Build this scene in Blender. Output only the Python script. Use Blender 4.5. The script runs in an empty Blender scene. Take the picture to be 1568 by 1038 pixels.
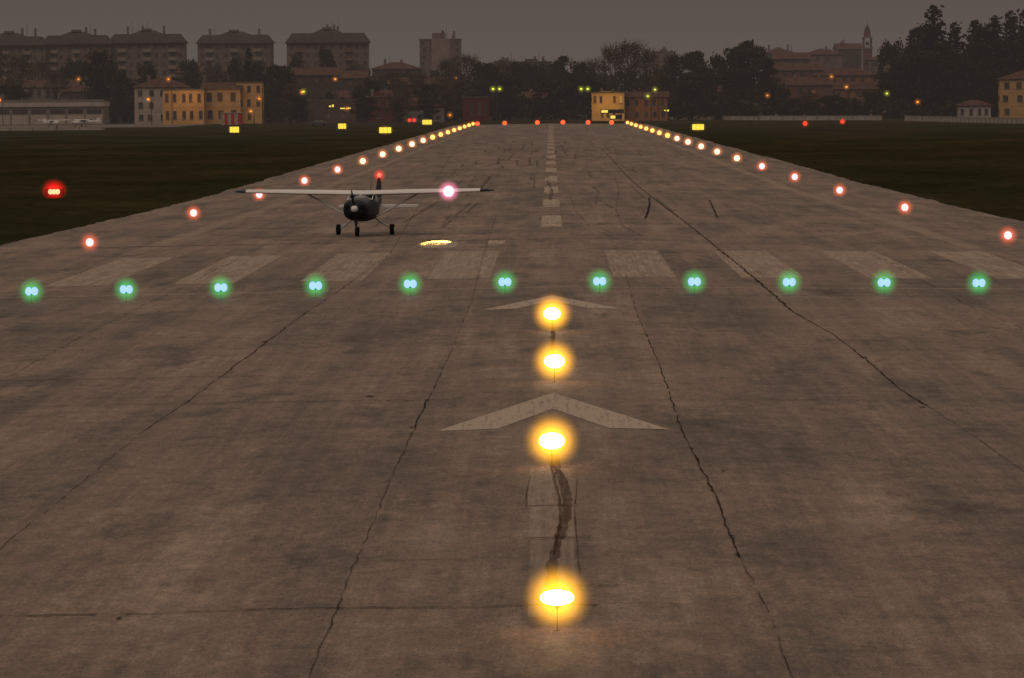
import bpy, math, random
from mathutils import Vector, Matrix, Euler
R=random.Random(7)
sc=bpy.context.scene
sc.view_settings.view_transform='Standard'
sc.view_settings.look='None'
sc.view_settings.exposure=0

# ------------------------------------------------------------ camera
F=7840.0
CAMZ=6.25
cam=bpy.data.cameras.new('camera'); co=bpy.data.objects.new('camera',cam)
sc.collection.objects.link(co)
cam.lens=180; cam.sensor_width=36; cam.clip_start=1; cam.clip_end=20000
rot=Matrix.Rotation(math.radians(0.4524),3,'Z')@Matrix.Rotation(math.radians(90-2.691),3,'X')@Matrix.Rotation(math.radians(-0.45),3,'Z')
co.matrix_world=Matrix.Translation((0,0,CAMZ))@rot.to_4x4()
sc.camera=co
def at(u,v,Y):
    """survey helper: bearing (u,v) of the long lens taken out to real distance Y -> world x,z"""
    d=rot@Vector((u-784,519-v,-F)); t=Y/d.y
    return d.x*t, CAMZ+d.z*t
def sm(a,b,t):
    t=max(0,min(1,(t-a)/(b-a))); return t*t*(3-2*t)
def gz(x,y):
    return 0.45*(1-sm(170,380,y))-0.012*min(abs(x),24.0)
def on_ground(u,v,h=0.0):
    lo,hi=20.0,6000.0
    for _ in range(60):
        m=(lo+hi)/2; x,z=at(u,v,m)
        if z>gz(x,m)+h: lo=m
        else: hi=m
    x,z=at(u,v,lo); return x,lo

# ------------------------------------------------------------ materials
def newmat(n):
    m=bpy.data.materials.new(n); m.use_nodes=True
    nt=m.node_tree; nt.nodes.clear()
    o=nt.nodes.new('ShaderNodeOutputMaterial')
    return m,nt,o
_mc={}
def plain(n,c,rough=.8,var=.25,scale=1.0,metal=0.0,stretch=(1,1,1),spec=.5):
    if n in _mc: return _mc[n]
    m,nt,o=newmat(n)
    if rough>=.7:
        b=nt.nodes.new('ShaderNodeBsdfDiffuse'); colin=b.inputs['Color']
    else:
        b=nt.nodes.new('ShaderNodeBsdfPrincipled'); b.inputs['Roughness'].default_value=rough
        b.inputs['Metallic'].default_value=metal; colin=b.inputs['Base Color']; b.inputs['Specular IOR Level'].default_value=spec
    t=nt.nodes.new('ShaderNodeTexCoord'); mp=nt.nodes.new('ShaderNodeMapping'); mp.inputs['Scale'].default_value=stretch
    nz=nt.nodes.new('ShaderNodeTexNoise'); nz.inputs['Scale'].default_value=scale; nz.inputs['Detail'].default_value=4
    r=nt.nodes.new('ShaderNodeValToRGB')
    r.color_ramp.elements[0].position=.3; r.color_ramp.elements[1].position=.7
    r.color_ramp.elements[0].color=tuple(x*(1-var) for x in c)+(1,)
    r.color_ramp.elements[1].color=tuple(min(1,x*(1+var)) for x in c)+(1,)
    nt.links.new(t.outputs['Object'],mp.inputs[0]); nt.links.new(mp.outputs[0],nz.inputs['Vector'])
    nt.links.new(nz.outputs['Fac'],r.inputs[0]); nt.links.new(r.outputs[0],colin)
    nt.links.new(b.outputs[0],o.inputs[0]); _mc[n]=m; return m
def emit(n,c,s):
    if n in _mc: return _mc[n]
    m,nt,o=newmat(n); e=nt.nodes.new('ShaderNodeEmission')
    e.inputs[0].default_value=c+(1,); e.inputs[1].default_value=s
    nt.links.new(e.outputs[0],o.inputs[0]); _mc[n]=m; return m
def bloom(kind,c,Rr,peak,power=2.0):
    """lens bloom painted around a lamp as a glowing ball: spherical emission volume thinning outwards"""
    key='bloom_%s_%.2f'%(kind,Rr)
    if key in _mc: return _mc[key]
    m,nt,o=newmat(key); N=nt.nodes.new
    t=N('ShaderNodeTexCoord'); L=N('ShaderNodeVectorMath'); L.operation='LENGTH'
    s=N('ShaderNodeMath'); s.operation='SUBTRACT'; s.inputs[0].default_value=1; s.use_clamp=True
    p=N('ShaderNodeMath'); p.operation='POWER'; p.inputs[1].default_value=power
    k=N('ShaderNodeMath'); k.operation='MULTIPLY'; k.inputs[1].default_value=peak*(power+1)/2/Rr
    e=N('ShaderNodeEmission'); e.inputs[0].default_value=c+(1,)
    nt.links.new(t.outputs['Object'],L.inputs[0]); nt.links.new(L.outputs['Value'],s.inputs[1])
    nt.links.new(s.outputs[0],p.inputs[0]); nt.links.new(p.outputs[0],k.inputs[0]); nt.links.new(k.outputs[0],e.inputs[1])
    nt.links.new(e.outputs[0],o.inputs['Volume']); _mc[key]=m
    try: m.cycles.volume_step_rate=2.0
    except Exception: pass
    return m

def asphalt():
    m,nt,o=newmat('asphalt'); N=nt.nodes.new; L=nt.links.new
    t=N('ShaderNodeTexCoord')
    def noise(sc,scale,detail=5,rough=.6,off=0):
        mp=N('ShaderNodeMapping'); mp.inputs['Scale'].default_value=scale; mp.inputs['Location'].default_value=(off,off,0)
        L(t.outputs['Object'],mp.inputs[0])
        n=N('ShaderNodeTexNoise'); n.inputs['Scale'].default_value=sc; n.inputs['Detail'].default_value=detail; n.inputs['Roughness'].default_value=rough
        L(mp.outputs[0],n.inputs['Vector']); return n.outputs['Fac']
    def rng(s,a,b,c,d):
        r=N('ShaderNodeMapRange'); r.inputs[1].default_value=a; r.inputs[2].default_value=b; r.inputs[3].default_value=c; r.inputs[4].default_value=d
        L(s,r.inputs[0]); return r.outputs[0]
    def mul(a,b):
        x=N('ShaderNodeMath'); x.operation='MULTIPLY'; L(a,x.inputs[0]); L(b,x.inputs[1]); return x.outputs[0]
    big=rng(noise(.35,(1,.16,1)),.3,.7,.64,1.32)
    streak=rng(noise(1.1,(1,.03,1),off=4),.3,.7,.72,1.24)
    fstreak=rng(noise(7,(1,.02,1),3,.7,off=14),.3,.7,.86,1.14)
    cross=rng(noise(.8,(.12,.5,1),off=9),.3,.7,.84,1.16)
    spots=rng(noise(.7,(1,.22,1),5,.65,off=21),.54,.70,1,.47)
    smudge=rng(noise(1.9,(1,.3,1),5,.7,off=33),.56,.74,1,.60)
    med=rng(noise(3.2,(1,.35,1),off=2),.3,.7,.78,1.22)
    grit=rng(noise(11,(1,.30,1),3,.75,off=5),.3,.7,.78,1.22)
    fine=rng(noise(30,(1,.22,1),2,.85),.25,.75,.58,1.42)
    sn=N('ShaderNodeVectorMath'); sn.operation='SNAP'; sn.inputs[1].default_value=(4.72,41.0,10)
    ofs=N('ShaderNodeVectorMath'); ofs.operation='ADD'; ofs.inputs[1].default_value=(2.36,17.5,0)
    L(t.outputs['Object'],ofs.inputs[0]); L(ofs.outputs[0],sn.inputs[0])
    wn=N('ShaderNodeTexWhiteNoise'); wn.noise_dimensions='3D'; L(sn.outputs[0],wn.inputs['Vector'])
    lane=rng(wn.outputs['Value'],0,1,.88,1.08)
    v=mul(mul(mul(mul(big,streak),mul(cross,spots)),mul(mul(med,fine),mul(grit,smudge))),mul(lane,fstreak))
    c=N('ShaderNodeVectorMath'); c.operation='SCALE'; c.inputs[0].default_value=(.126,.088,.065)
    L(v,c.inputs['Scale'])
    b=N('ShaderNodeBsdfPrincipled'); L(c.outputs[0],b.inputs['Base Color']); b.inputs['Roughness'].default_value=.7
    b.inputs['Specular IOR Level'].default_value=.14
    L(b.outputs[0],o.inputs[0]); return m
def paint(n,c,cover,sx=2.0,sy=.3,soft=.12,rough=.8,kmax=.93,lo=0.0,streaks=.04):
    m,nt,o=newmat(n); N=nt.nodes.new; L=nt.links.new
    t=N('ShaderNodeTexCoord')
    def noise(sc,scale,det=6):
        mp=N('ShaderNodeMapping'); mp.inputs['Scale'].default_value=scale; L(t.outputs['Object'],mp.inputs[0])
        q=N('ShaderNodeTexNoise'); q.inputs['Scale'].default_value=sc; q.inputs['Detail'].default_value=det; q.inputs['Roughness'].default_value=.75
        L(mp.outputs[0],q.inputs['Vector']); return q.outputs['Fac']
    a=noise(2.0,(sx,sy,1)); b_=noise(6,(2.2,streaks,1),4)
    ad=N('ShaderNodeMath'); ad.operation='ADD'; L(a,ad.inputs[0]); L(b_,ad.inputs[1])
    r=N('ShaderNodeMapRange')
    r.inputs[1].default_value=(1.5-cover)-soft; r.inputs[2].default_value=(1.5-cover)+soft
    r.inputs[3].default_value=lo; r.inputs[4].default_value=kmax
    L(ad.outputs[0],r.inputs[0])
    p=N('ShaderNodeBsdfDiffuse'); p.inputs['Color'].default_value=c+(1,)
    tr=N('ShaderNodeBsdfTransparent'); mx=N('ShaderNodeMixShader')
    L(r.outputs[0],mx.inputs[0]); L(tr.outputs[0],mx.inputs[1]); L(p.outputs[0],mx.inputs[2]); L(mx.outputs[0],o.inputs[0])
    return m
M_asph=asphalt()
def grassmat():
    m,nt,o=newmat('grass'); N=nt.nodes.new; L=nt.links.new
    t=N('ShaderNodeTexCoord'); b=N('ShaderNodeBsdfDiffuse')
    def noise(sc,scale,det=5):
        mp=N('ShaderNodeMapping'); mp.inputs['Scale'].default_value=scale; L(t.outputs['Object'],mp.inputs[0])
        q=N('ShaderNodeTexNoise'); q.inputs['Scale'].default_value=sc; q.inputs['Detail'].default_value=det; q.inputs['Roughness'].default_value=.7
        L(mp.outputs[0],q.inputs['Vector']); return q.outputs['Fac']
    r=N('ShaderNodeValToRGB'); E=r.color_ramp.elements
    E[0].position=.32; E[0].color=(.0145,.0150,.0062,1); E[1].position=.68; E[1].color=(.034,.0265,.0125,1)
    q=E.new(.5); q.color=(.021,.0195,.0088,1)
    L(noise(.05,(1,.35,1)),r.inputs[0])
    f=N('ShaderNodeMapRange'); f.inputs[1].default_value=.3; f.inputs[2].default_value=.7; f.inputs[3].default_value=.72; f.inputs[4].default_value=1.3
    L(noise(1.2,(1,.2,1)),f.inputs[0])
    s=N('ShaderNodeVectorMath'); s.operation='SCALE'; L(r.outputs[0],s.inputs[0]); L(f.outputs[0],s.inputs['Scale'])
    L(s.outputs[0],b.inputs[0]); L(b.outputs[0],o.inputs[0]); return m
M_grass=grassmat()
M_apron=plain('apron_concrete',(.12,.10,.085),.9,.2,.1)
WH=(.36,.29,.235)
M_paint=paint('worn_white_paint',WH,.66,soft=.3,kmax=.85)
M_thr=paint('faded_stripe_paint',WH,.56,sx=1.4,sy=.14,soft=.22,kmax=.68,lo=.06,streaks=.02)
M_chev=paint('chevron_paint',(.34,.275,.225),.80,sx=3,soft=.28,kmax=.85)
M_patch=paint('old_patch_paint',WH,.58,sx=2.6,sy=.5,soft=.24,kmax=.55)
M_faint=paint('very_faded_paint',WH,.48,soft=.3,kmax=.5)
M_side=paint('side_stripe_paint',WH,.60,sx=.6,sy=.05,soft=.35,kmax=.42,lo=.08)
M_crack=paint('tar_joint',(.016,.010,.007),.70,sx=1.5,sy=.6,soft=.4,kmax=.80,streaks=.3)
M_soft=paint('hairline_joint',(.018,.012,.009),.58,sx=1.0,sy=.2,soft=.35,kmax=.62,streaks=.2)
M_stain=paint('rust_stain',(.045,.020,.010),.58,sx=3,sy=1,soft=.4,kmax=.68)
M_skid=paint('rubber_marks',(.02,.015,.012),.45,sx=2,soft=.35,kmax=.5)
M_dark=plain('dark_metal',(.03,.03,.03),.75,.2)
M_steel=plain('galvanised_steel',(.12,.11,.10),.75,.2)
M_post=plain('weathered_post',(.085,.06,.045),.8,.2)

# ------------------------------------------------------------ mesh builder
class MB:
    def __init__(s): s.v=[]; s.f=[]; s.m=[]; s.mats=[]
    def mi(s,m):
        if m not in s.mats: s.mats.append(m)
        return s.mats.index(m)
    def add(s,vs,fs,m):
        o=len(s.v); i=s.mi(m); s.v+=[tuple(p) for p in vs]
        for f in fs: s.f.append(tuple(o+k for k in f)); s.m.append(i)
    def box(s,x0,x1,y0,y1,z0,z1,m):
        s.add([(x0,y0,z0),(x1,y0,z0),(x1,y1,z0),(x0,y1,z0),(x0,y0,z1),(x1,y0,z1),(x1,y1,z1),(x0,y1,z1)],
          [(0,3,2,1),(4,5,6,7),(0,1,5,4),(1,2,6,5),(2,3,7,6),(3,0,4,7)],m)
    def frust(s,x0,x1,y0,y1,z0,z1,ix,iy,m):
        s.add([(x0,y0,z0),(x1,y0,z0),(x1,y1,z0),(x0,y1,z0),(x0+ix,y0+iy,z1),(x1-ix,y0+iy,z1),(x1-ix,y1-iy,z1),(x0+ix,y1-iy,z1)],
          [(0,3,2,1),(4,5,6,7),(0,1,5,4),(1,2,6,5),(2,3,7,6),(3,0,4,7)],m)
    def tube(s,p,q,r0,r1,m,n=8,cap=True):
        p=Vector(p);q=Vector(q); d=(q-p).normalized()
        a=d.orthogonal().normalized(); b=d.cross(a)
        vs=[];fs=[]
        for c,r in ((p,r0),(q,r1)):
            for i in range(n):
                t=2*math.pi*i/n; vs.append(c+a*math.cos(t)*r+b*math.sin(t)*r)
        for i in range(n): fs.append((i,(i+1)%n,n+(i+1)%n,n+i))
        if cap: fs.append(tuple(range(n-1,-1,-1))); fs.append(tuple(range(n,2*n)))
        s.add(vs,fs,m)
    def ell(s,c,r,m,nu=14,nv=8):
        vs=[];fs=[]
        for j in range(1,nv):
            ph=math.pi*j/nv
            for i in range(nu):
                th=2*math.pi*i/nu
                vs.append((c[0]+r[0]*math.sin(ph)*math.cos(th),c[1]+r[1]*math.sin(ph)*math.sin(th),c[2]+r[2]*math.cos(ph)))
        T=len(vs); vs.append((c[0],c[1],c[2]+r[2])); vs.append((c[0],c[1],c[2]-r[2]))
        for j in range(nv-2):
            for i in range(nu):
                fs.append((j*nu+i,(j+1)*nu+i,(j+1)*nu+(i+1)%nu,j*nu+(i+1)%nu))
        for i in range(nu):
            fs.append((T,i,(i+1)%nu)); fs.append((T+1,(nv-2)*nu+(i+1)%nu,(nv-2)*nu+i))
        s.add(vs,fs,m)
    def obj(s,name,parent=None,loc=(0,0,0),smooth=False):
        me=bpy.data.meshes.new(name); me.from_pydata(s.v,[],s.f)
        for m in s.mats: me.materials.append(m)
        me.polygons.foreach_set('material_index',s.m)
        if smooth: me.polygons.foreach_set('use_smooth',[True]*len(s.f))
        me.update()
        o=bpy.data.objects.new(name,me); sc.collection.objects.link(o); o.location=loc
        if parent: o.parent=parent
        return o
def empty(name,loc=(0,0,0),rz=0.0):
    e=bpy.data.objects.new(name,None); e.empty_display_size=.5; sc.collection.objects.link(e)
    e.location=loc; e.rotation_euler=(0,0,rz); return e
def inst(name,mesh,parent,loc=(0,0,0),scale=(1,1,1)):
    o=bpy.data.objects.new(name,mesh); sc.collection.objects.link(o); o.location=loc; o.scale=scale
    if parent: o.parent=parent
    return o

# ------------------------------------------------------------ ground sheets
def strip(mb,x0,x1,y0,y1,lift,mat,step=10.0):
    xs=sorted(set([x0,x1]+[b for b in (-24.0,0.0,24.0) if x0<b<x1]))
    ys=[y0]; k=math.floor(y0/step)*step+step
    while k<y1-1e-6:
        if k>y0+1e-6: ys.append(k)
        k+=step if k<420 else 60
    ys.append(y1); n=len(xs); vs=[];fs=[]
    for y in ys:
        for x in xs: vs.append((x,y,gz(x,y)+lift))
    for j in range(len(ys)-1):
        for i in range(n-1): a=j*n+i; fs.append((a,a+1,a+n+1,a+n))
    mb.add(vs,fs,mat)
g=MB(); strip(g,-4000.0,4000.0,-200.0,9000.0,-.02,M_grass); g.obj('ground')
g=MB(); strip(g,-23.8,23.5,-100.0,1262.0,0,M_asph)
g.obj('runway')
# grass creeping a little over the pavement edge, in long soft tongues
g=MB()
for s_ in (-1,1):
    X0=23.8 if s_<0 else 23.5
    y=100.0; w0=.15
    while y<1000:
        w1=max(.02,min(.5,w0+R.uniform(-.07,.07))); y2=y+R.uniform(.3,.9)
        P=[(s_*(X0+.2),y),(s_*(X0-w0),y),(s_*(X0-w1),y2),(s_*(X0+.2),y2)]
        if s_>0: P=P[::-1]
        g.add([(a,b,gz(a,b)+.006) for a,b in P],[(0,1,2,3)],M_grass); w0=w1; y=y2
g.obj('grass_verge')
g=MB(); strip(g,-190.0,-95.0,1290.0,1480.0,0,M_apron); g.obj('apron')

pm=MB()
for k in range(4):
    a=2.0+4.15*k
    for s_ in (-1,1):
        x0,x1=sorted((s_*a,s_*(a+2.05)))
        strip(pm,x0,x1,166.0,196.0,.008,M_thr)
strip(pm,-18.0,18.0,156.5,157.5,.008,M_faint)
y=235.0
while y<1210:
    strip(pm,-.48,.48,y,y+26,.008,M_paint); y+=49.5
for s_ in (-1,1):
    x0,x1=sorted((s_*16.2,s_*16.95)); strip(pm,x0,x1,200.0,1235.0,.008,M_side)
strip(pm,-5.6,-2.0,203.0,206.5,.008,M_faint); strip(pm,-2.6,-1.9,206.5,212.0,.008,M_paint)
strip(pm,-5.1,-3.8,202.0,210.0,.012,M_paint)  # brighter rectangle painted in for the landing light's reflection on the stripe
strip(pm,1.5,5.6,206.0,210.0,.008,M_faint)
for k in range(4):
    for s_ in (-1,1):
        x0,x1=sorted((s_*(2+4.1*k),s_*(4+4.1*k))); strip(pm,x0,x1,1170.0,1200.0,.008,M_faint)
for s_ in (-1,1):
    x0,x1=sorted((s_*5.0,s_*8.0)); strip(pm,x0,x1,900.0,940.0,.008,M_faint)
def chevron(ap,en,ia,w,wi):
    L=.008
    for s_ in (-1,1):
        P=[(0,ap),(s_*w,en),(s_*wi,en+.3),(0,ia)]
        if s_>0: P=P[::-1]
        pm.add([(x,y,gz(x,y)+L) for x,y in P],[(0,1,2,3)],M_chev)
chevron(100.6,89.6,95.4,2.04,.98)
chevron(150.5,141.0,146.3,1.92,1.0)
strip(pm,-.34,.28,67.5,72.5,.008,M_patch); strip(pm,-.37,.30,72.8,80.0,.008,M_patch); strip(pm,-.3,.26,57.0,67.0,.008,M_faint)
strip(pm,-.2,.2,106.0,123.0,.008,M_faint)
pm.obj('runway_markings')

# joints, cracks, stains, rubber
cm=MB()
def ribbon(pts,w,mat,lift=.014,gap=.08,lo=.35,hi=1.25):
    prev=None
    for i in range(len(pts)-1):
        (x0,y0),(x1,y1)=pts[i],pts[i+1]
        dx,dy=x1-x0,y1-y0; l=math.hypot(dx,dy) or 1
        nx,ny=-dy/l,dx/l
        w1=w*R.uniform(lo,hi)
        if prev is None: prev=((x0+nx*w/2,y0+ny*w/2),(x0-nx*w/2,y0-ny*w/2))
        cur=((x1+nx*w1/2,y1+ny*w1/2),(x1-nx*w1/2,y1-ny*w1/2))
        if R.random()>gap:
            P=[prev[0],prev[1],cur[1],cur[0]]
            cm.add([(a,b,gz(a,b)+lift) for a,b in P],[(0,1,2,3)],mat)
        prev=cur
def longj(x,y0,y1,w,wob=.035,step=.9,gap=.06,mat=None):
    pts=[];y=y0;o=0
    while y<y1:
        o+=R.uniform(-.03,.03); o*=.95
        pts.append((x+o+R.uniform(-wob,wob)*.4,y)); y+=step*R.uniform(.4,1.5)
    ribbon(pts,w,mat=mat or M_crack,gap=gap)
def crossj(y,x0,x1,w,gap=.1,mat=None):
    pts=[];x=x0;o=0
    while x<x1:
        o+=R.uniform(-.07,.07); o*=.9
        pts.append((x,y+o)); x+=R.uniform(.08,.3)
    ribbon(pts,w,mat or M_crack,gap=gap)
def survey_path(pts,w,mat,gap=0,n=6,j=.02,lift=.011,lo=.35,hi=1.25):
    P=[on_ground(u,v) for u,v in pts]; Q=[]
    for i in range(len(P)-1):
        L_=math.dist(P[i],P[i+1]); m_=max(n,int(L_/.8))
        for k in range(m_):
            t=k/m_; Q.append((P[i][0]*(1-t)+P[i+1][0]*t+R.uniform(-j,j),P[i][1]*(1-t)+P[i+1][1]*t))
    Q.append(P[-1]); ribbon(Q,w,mat,lift=lift,gap=gap,lo=lo,hi=hi)
survey_path([(922,228),(938,245),(958,268),(996,300),(1040,333),(1100,381),(1160,430),(1215,478)],.085,M_crack,j=.03)
survey_path([(1215,478),(1280,515),(1325,550),(1380,598),(1420,622)],.045,M_crack)
survey_path([(1420,622),(1490,668),(1568,722),(1620,760)],.028,M_soft,gap=.1)
survey_path([(720,200),(690,240),(650,300),(598,388),(520,445),(470,478)],.05,M_soft,gap=.2,j=.03)
survey_path([(470,478),(408,524),(375,550)],.046,M_crack)
survey_path([(375,548),(345,572),(280,620),(220,660)],.030,M_crack,gap=.08)
survey_path([(220,660),(130,735),(0,840),(-60,890)],.026,M_soft,gap=.1)
survey_path([(760,330),(742,385),(722,462),(690,540),(655,615)],.026,M_soft,gap=.1)
survey_path([(655,612),(641,640),(630,668)],.034,M_crack)
survey_path([(630,665),(592,748),(572,802),(532,888),(515,935),(466,1050)],.024,M_soft,gap=.05)
survey_path([(958,420),(972,470),(990,515)],.03,M_soft,gap=.1)
survey_path([(990,512),(1004,545),(1022,592),(1040,650),(1058,688)],.028,M_crack,gap=.05)
survey_path([(1058,686),(1078,725),(1092,752),(1104,783),(1120,826),(1132,854)],.036,M_crack)
survey_path([(1132,854),(1162,906),(1190,975),(1220,1050)],.022,M_soft,gap=.1)
longj(-11.9,60,300,.035,gap=.3,mat=M_soft); longj(11.9,125,300,.035,gap=.3,mat=M_soft)
crossj(58.3,-7,.6,.10,gap=.02); crossj(58.6,.6,1.9,.06,gap=.3,mat=M_soft); crossj(99.3,-12,-2.6,.15,gap=.1,mat=M_soft); crossj(98.9,-3.2,-1.9,.14,gap=0);crossj(98.5,2.6,12,.10,gap=.4,mat=M_soft)
crossj(109,-14,-6,.15,gap=.2,mat=M_soft); crossj(64.4,-2.15,-1.0,.05,gap=.1); crossj(124,-10,2,.10,gap=.5,mat=M_soft); crossj(151,3,16,.2,gap=.35,mat=M_soft)
crossj(138,-3,8,.10,gap=.6,mat=M_soft); crossj(78,-8,-2,.04,gap=.6,mat=M_soft); crossj(213,-20,4,.45,gap=.1); crossj(199,-19,-3,.25,gap=.3,mat=M_soft)
for yy in (243,262,290,331,372,420,480,560,650): crossj(yy,-16,16,.5+yy*.0008,gap=.45,mat=M_soft)
for (u,v,w_) in [(566,608,.11),(630,655,.06),(405,524,.09),(183,948,.04),(1107,722,.05),(1322,548,.11),(1412,624,.08),(1121,822,.04),(289,615,.05),(1128,850,.04)]:
    x,yy=on_ground(u,v); n=9
    cm.add([(x+w_*R.uniform(.5,1.1)*math.cos(6.283*i/n),yy+w_*3.2*R.uniform(.5,1.1)*math.sin(6.283*i/n),gz(x,yy)+.017) for i in range(n)],[tuple(range(n))],M_crack)
survey_path([(848,695),(852,715),(862,738),(869,765),(866,795),(853,835),(845,870),(845,905)],.13,M_stain,j=.008,lo=.7,hi=1.3)
survey_path([(840,700),(848,730),(856,760),(858,800),(848,850)],.05,M_stain,j=.008,lo=.6,hi=1.3,lift=.016)
survey_path([(884,735),(880,780),(883,830),(888,880)],.025,M_stain,gap=.1,j=.004)
survey_path([(812,730),(806,755),(806,778)],.02,M_soft,j=.004)
survey_path([(846,490),(847,510),(845,545)],.10,M_stain,j=.008,lo=.7,hi=1.3)
crossj(60.7,.2,.95,.10,gap=0,mat=M_stain)
survey_path([(994,303),(995,313),(992,325),(988,336)],.14,M_crack)
survey_path([(1086,306),(1092,318),(1099,334)],.11,M_crack)
survey_path([(940,268),(948,290),(943,320),(952,345),(985,362)],.08,M_skid)
survey_path([(872,298),(880,320),(905,350),(960,372)],.06,M_skid)
for i in range(60):
    x=R.gauss(0,1)*5; y=R.uniform(215,700); l=R.uniform(15,70); dx=R.uniform(-.5,.5)
    pts=[(x+dx*k/8,y+l*k/8) for k in range(9)]; ribbon(pts,R.uniform(.1,.35),M_skid,lift=.011,gap=.1)
cm.obj('pavement_cracks')

# ------------------------------------------------------------ lamps
def unit_sphere(mat,key,_c={}):
    if key in _c: return _c[key]
    s=MB(); s.ell((0,0,0),(1,1,1),mat,20,12)
    me=bpy.data.meshes.new(key); me.from_pydata(s.v,[],s.f); me.materials.append(mat); me.update()
    me.polygons.foreach_set('use_smooth',[True]*len(s.f)); _c[key]=me; return me
fx=MB()
fx.tube((0,0,-.0),(0,0,.02),.09,.08,M_post,12); fx.tube((0,0,.02),(0,0,.62),.014,.014,M_post,8)
fx.tube((0,0,.62),(0,0,.72),.04,.11,M_post,10); fx.tube((0,.02,.9),(0,.24,.9),.17,.13,M_dark,12)
fx_me=fx.obj('fixture_proto'); FX=fx_me.data; bpy.data.objects.remove(fx_me)
def lamp(name,x,y,h,core,cc,cs,hr,hc,peak,kind,power=2.0,double=False,fixture=True,base=None):
    z0=gz(x,y) if base is None else base
    e=empty(name,(x,y,z0))
    if fixture:
        s=h/.95; inst('stand',FX,e,(0,0,0),(s,s,s))
    cm_=emit('lens_'+kind,cc,cs); me=unit_sphere(cm_,'lens_'+kind)
    if double:
        for q in (-1,1): inst('lens',me,e,(q*core[0]*.52,0,h),(core[0]*.58,core[0]*.4,core[1]))
    else: inst('lens',me,e,(0,0,h),(core[0],core[0]*.6,core[1]))
    hr=round(hr,2)
    hm=bloom(kind,hc,hr,peak,power)
    inst('bloom_halo',unit_sphere(hm,hm.name),e,(0,0,h),(hr,hr,hr))  # glowing volume stands in for lens bloom around the lamp
    return e
YEL=(1,.43,.018)
for i,(u,v,cw,ch,hr,hh) in enumerate([(853,915,.185,.085,.44,.36),(845,675,.20,.13,.52,.40),(849,553,.205,.14,.56,.42),(845.5,480,.205,.15,.60,.44)]):
    x,yy=on_ground(u,v,hh)
    e=lamp('approach_light',x,yy,hh,(cw,ch),(1,.88,.80),6,hr,YEL,4.6,'approach%d'%i,2.5)
    l=bpy.data.lights.new('glow','POINT'); l.energy=9; l.color=(1,.50,.08); l.shadow_soft_size=.2
    lo=bpy.data.objects.new('glow',l); sc.collection.objects.link(lo); lo.parent=e; lo.location=(0,-.8,.60)
for k in range(12):
    x=-15.5+2.82*k
    lamp('threshold_light',x,152.3,.36,(.175,.125),(.34,.42,1),1.4,.46,(.008,.52,.11),1.15,'green',1.5,double=True)
for s_ in (-1,1):
    for k in range(18):
        y=206+60*k
        if y>1230: break
        t=min(1,(y-206)/480.0); rc=.165+.20*t; hr=.50+.40*t  # cores and halos enlarged with distance to imitate lens bloom
        x=s_*18.35+(-.25 if s_<0 else 0)
        if y>800:
            lamp('runway_edge_light',x,y,max(.4,rc+.1),(rc,rc),(1,.60,.14),2,hr,(1,.30,.03),.8,'edgey',1.6)
        elif y>500:
            lamp('runway_edge_light',x,y,max(.4,rc+.1),(rc,rc),(1,.72,.52),1.6,hr,(1,.28,.06),.9,'edgem',1.6)
        else:
            lamp('runway_edge_light',x,y,max(.4,rc+.1),(rc*.95,rc),(1,.64,.68),1.4,hr,(1,.15,.05),1.35,'edge',2.1)
for x in (-17.5,-11,-3.2,2.9,8.9,14.5):
    lamp('runway_end_light',x,1222,.5,(.55,.5),(1,.10,.03),2,.9,(1,.04,.02),.6,'redend')
x,y=on_ground(83,303)
e=empty('papi_light',(x,y,gz(x,y)))
pb=MB(); pb.box(-.62,.62,0,.8,.18,.62,M_dark)
for q in (-.5,.5): pb.tube((q,.2,0),(q,.2,.2),.03,.03,M_steel)
pb.obj('housing',e)
me=unit_sphere(emit('papi_red',(1,.34,.16),2.4),'papi_red')
for q in (-.24,0,.24): inst('lens',me,e,(q,-.05,.42),(.16,.1,.18))
hm=bloom('papi',(1,.008,.008),1.0,2.0,1.8); o=inst('bloom_halo',unit_sphere(hm,hm.name),e,(0,0,.55),(1.0,.8,.85))  # added red glow volume, the bloom of the three lenses
for (u,v,c) in [(627,184,(1,.04,.02)),(634,184,(1,.04,.02)),(1233,189,(1,.10,.02)),(1290,186,(1,.12,.02))]:
    x,yy=on_ground(u,v,.8); lamp('obstruction_light',x,yy,.8,(.42,.42),c,2,1.1,(1,.06,.01),.5,'obs')

def sign(u,v,w,h,name='taxiway_sign'):
    x,yy=on_ground(u,v+7,0); e=empty(name,(x,yy,gz(x,yy)))
    b=MB(); b.box(-w/2,w/2,-.12,.12,.35,.35+h,M_dark)
    for q in (-w*.4,w*.4): b.tube((q,0,0),(q,0,.36),.04,.04,M_steel)
    b.obj('frame',e)
    p=MB(); em=emit('sign_panel',(1,.74,.07),1.15); n=3
    for k in range(n): p.box(-w/2+.05+(w-.1)*k/n+.02,-w/2+.05+(w-.1)*(k+1)/n-.02,-.15,-.122,.4,.3+h,em)
    p.obj('panel',e)
    hm=bloom('sign',(1,.6,.03),round(w*.75,1),.5,1.4)
    inst('bloom_halo',unit_sphere(hm,hm.name),e,(0,-.1,.35+h/2),(w*.75,w*.5,w*.45))  # bloom painted around the lit panel as a glowing volume
sign(590,200,2.3,1.15); sign(654,186,2.4,1.2); sign(359,199,1.9,1.2); sign(524,193,1.8,1.2); sign(1069,195,2.3,1.15)

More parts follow.
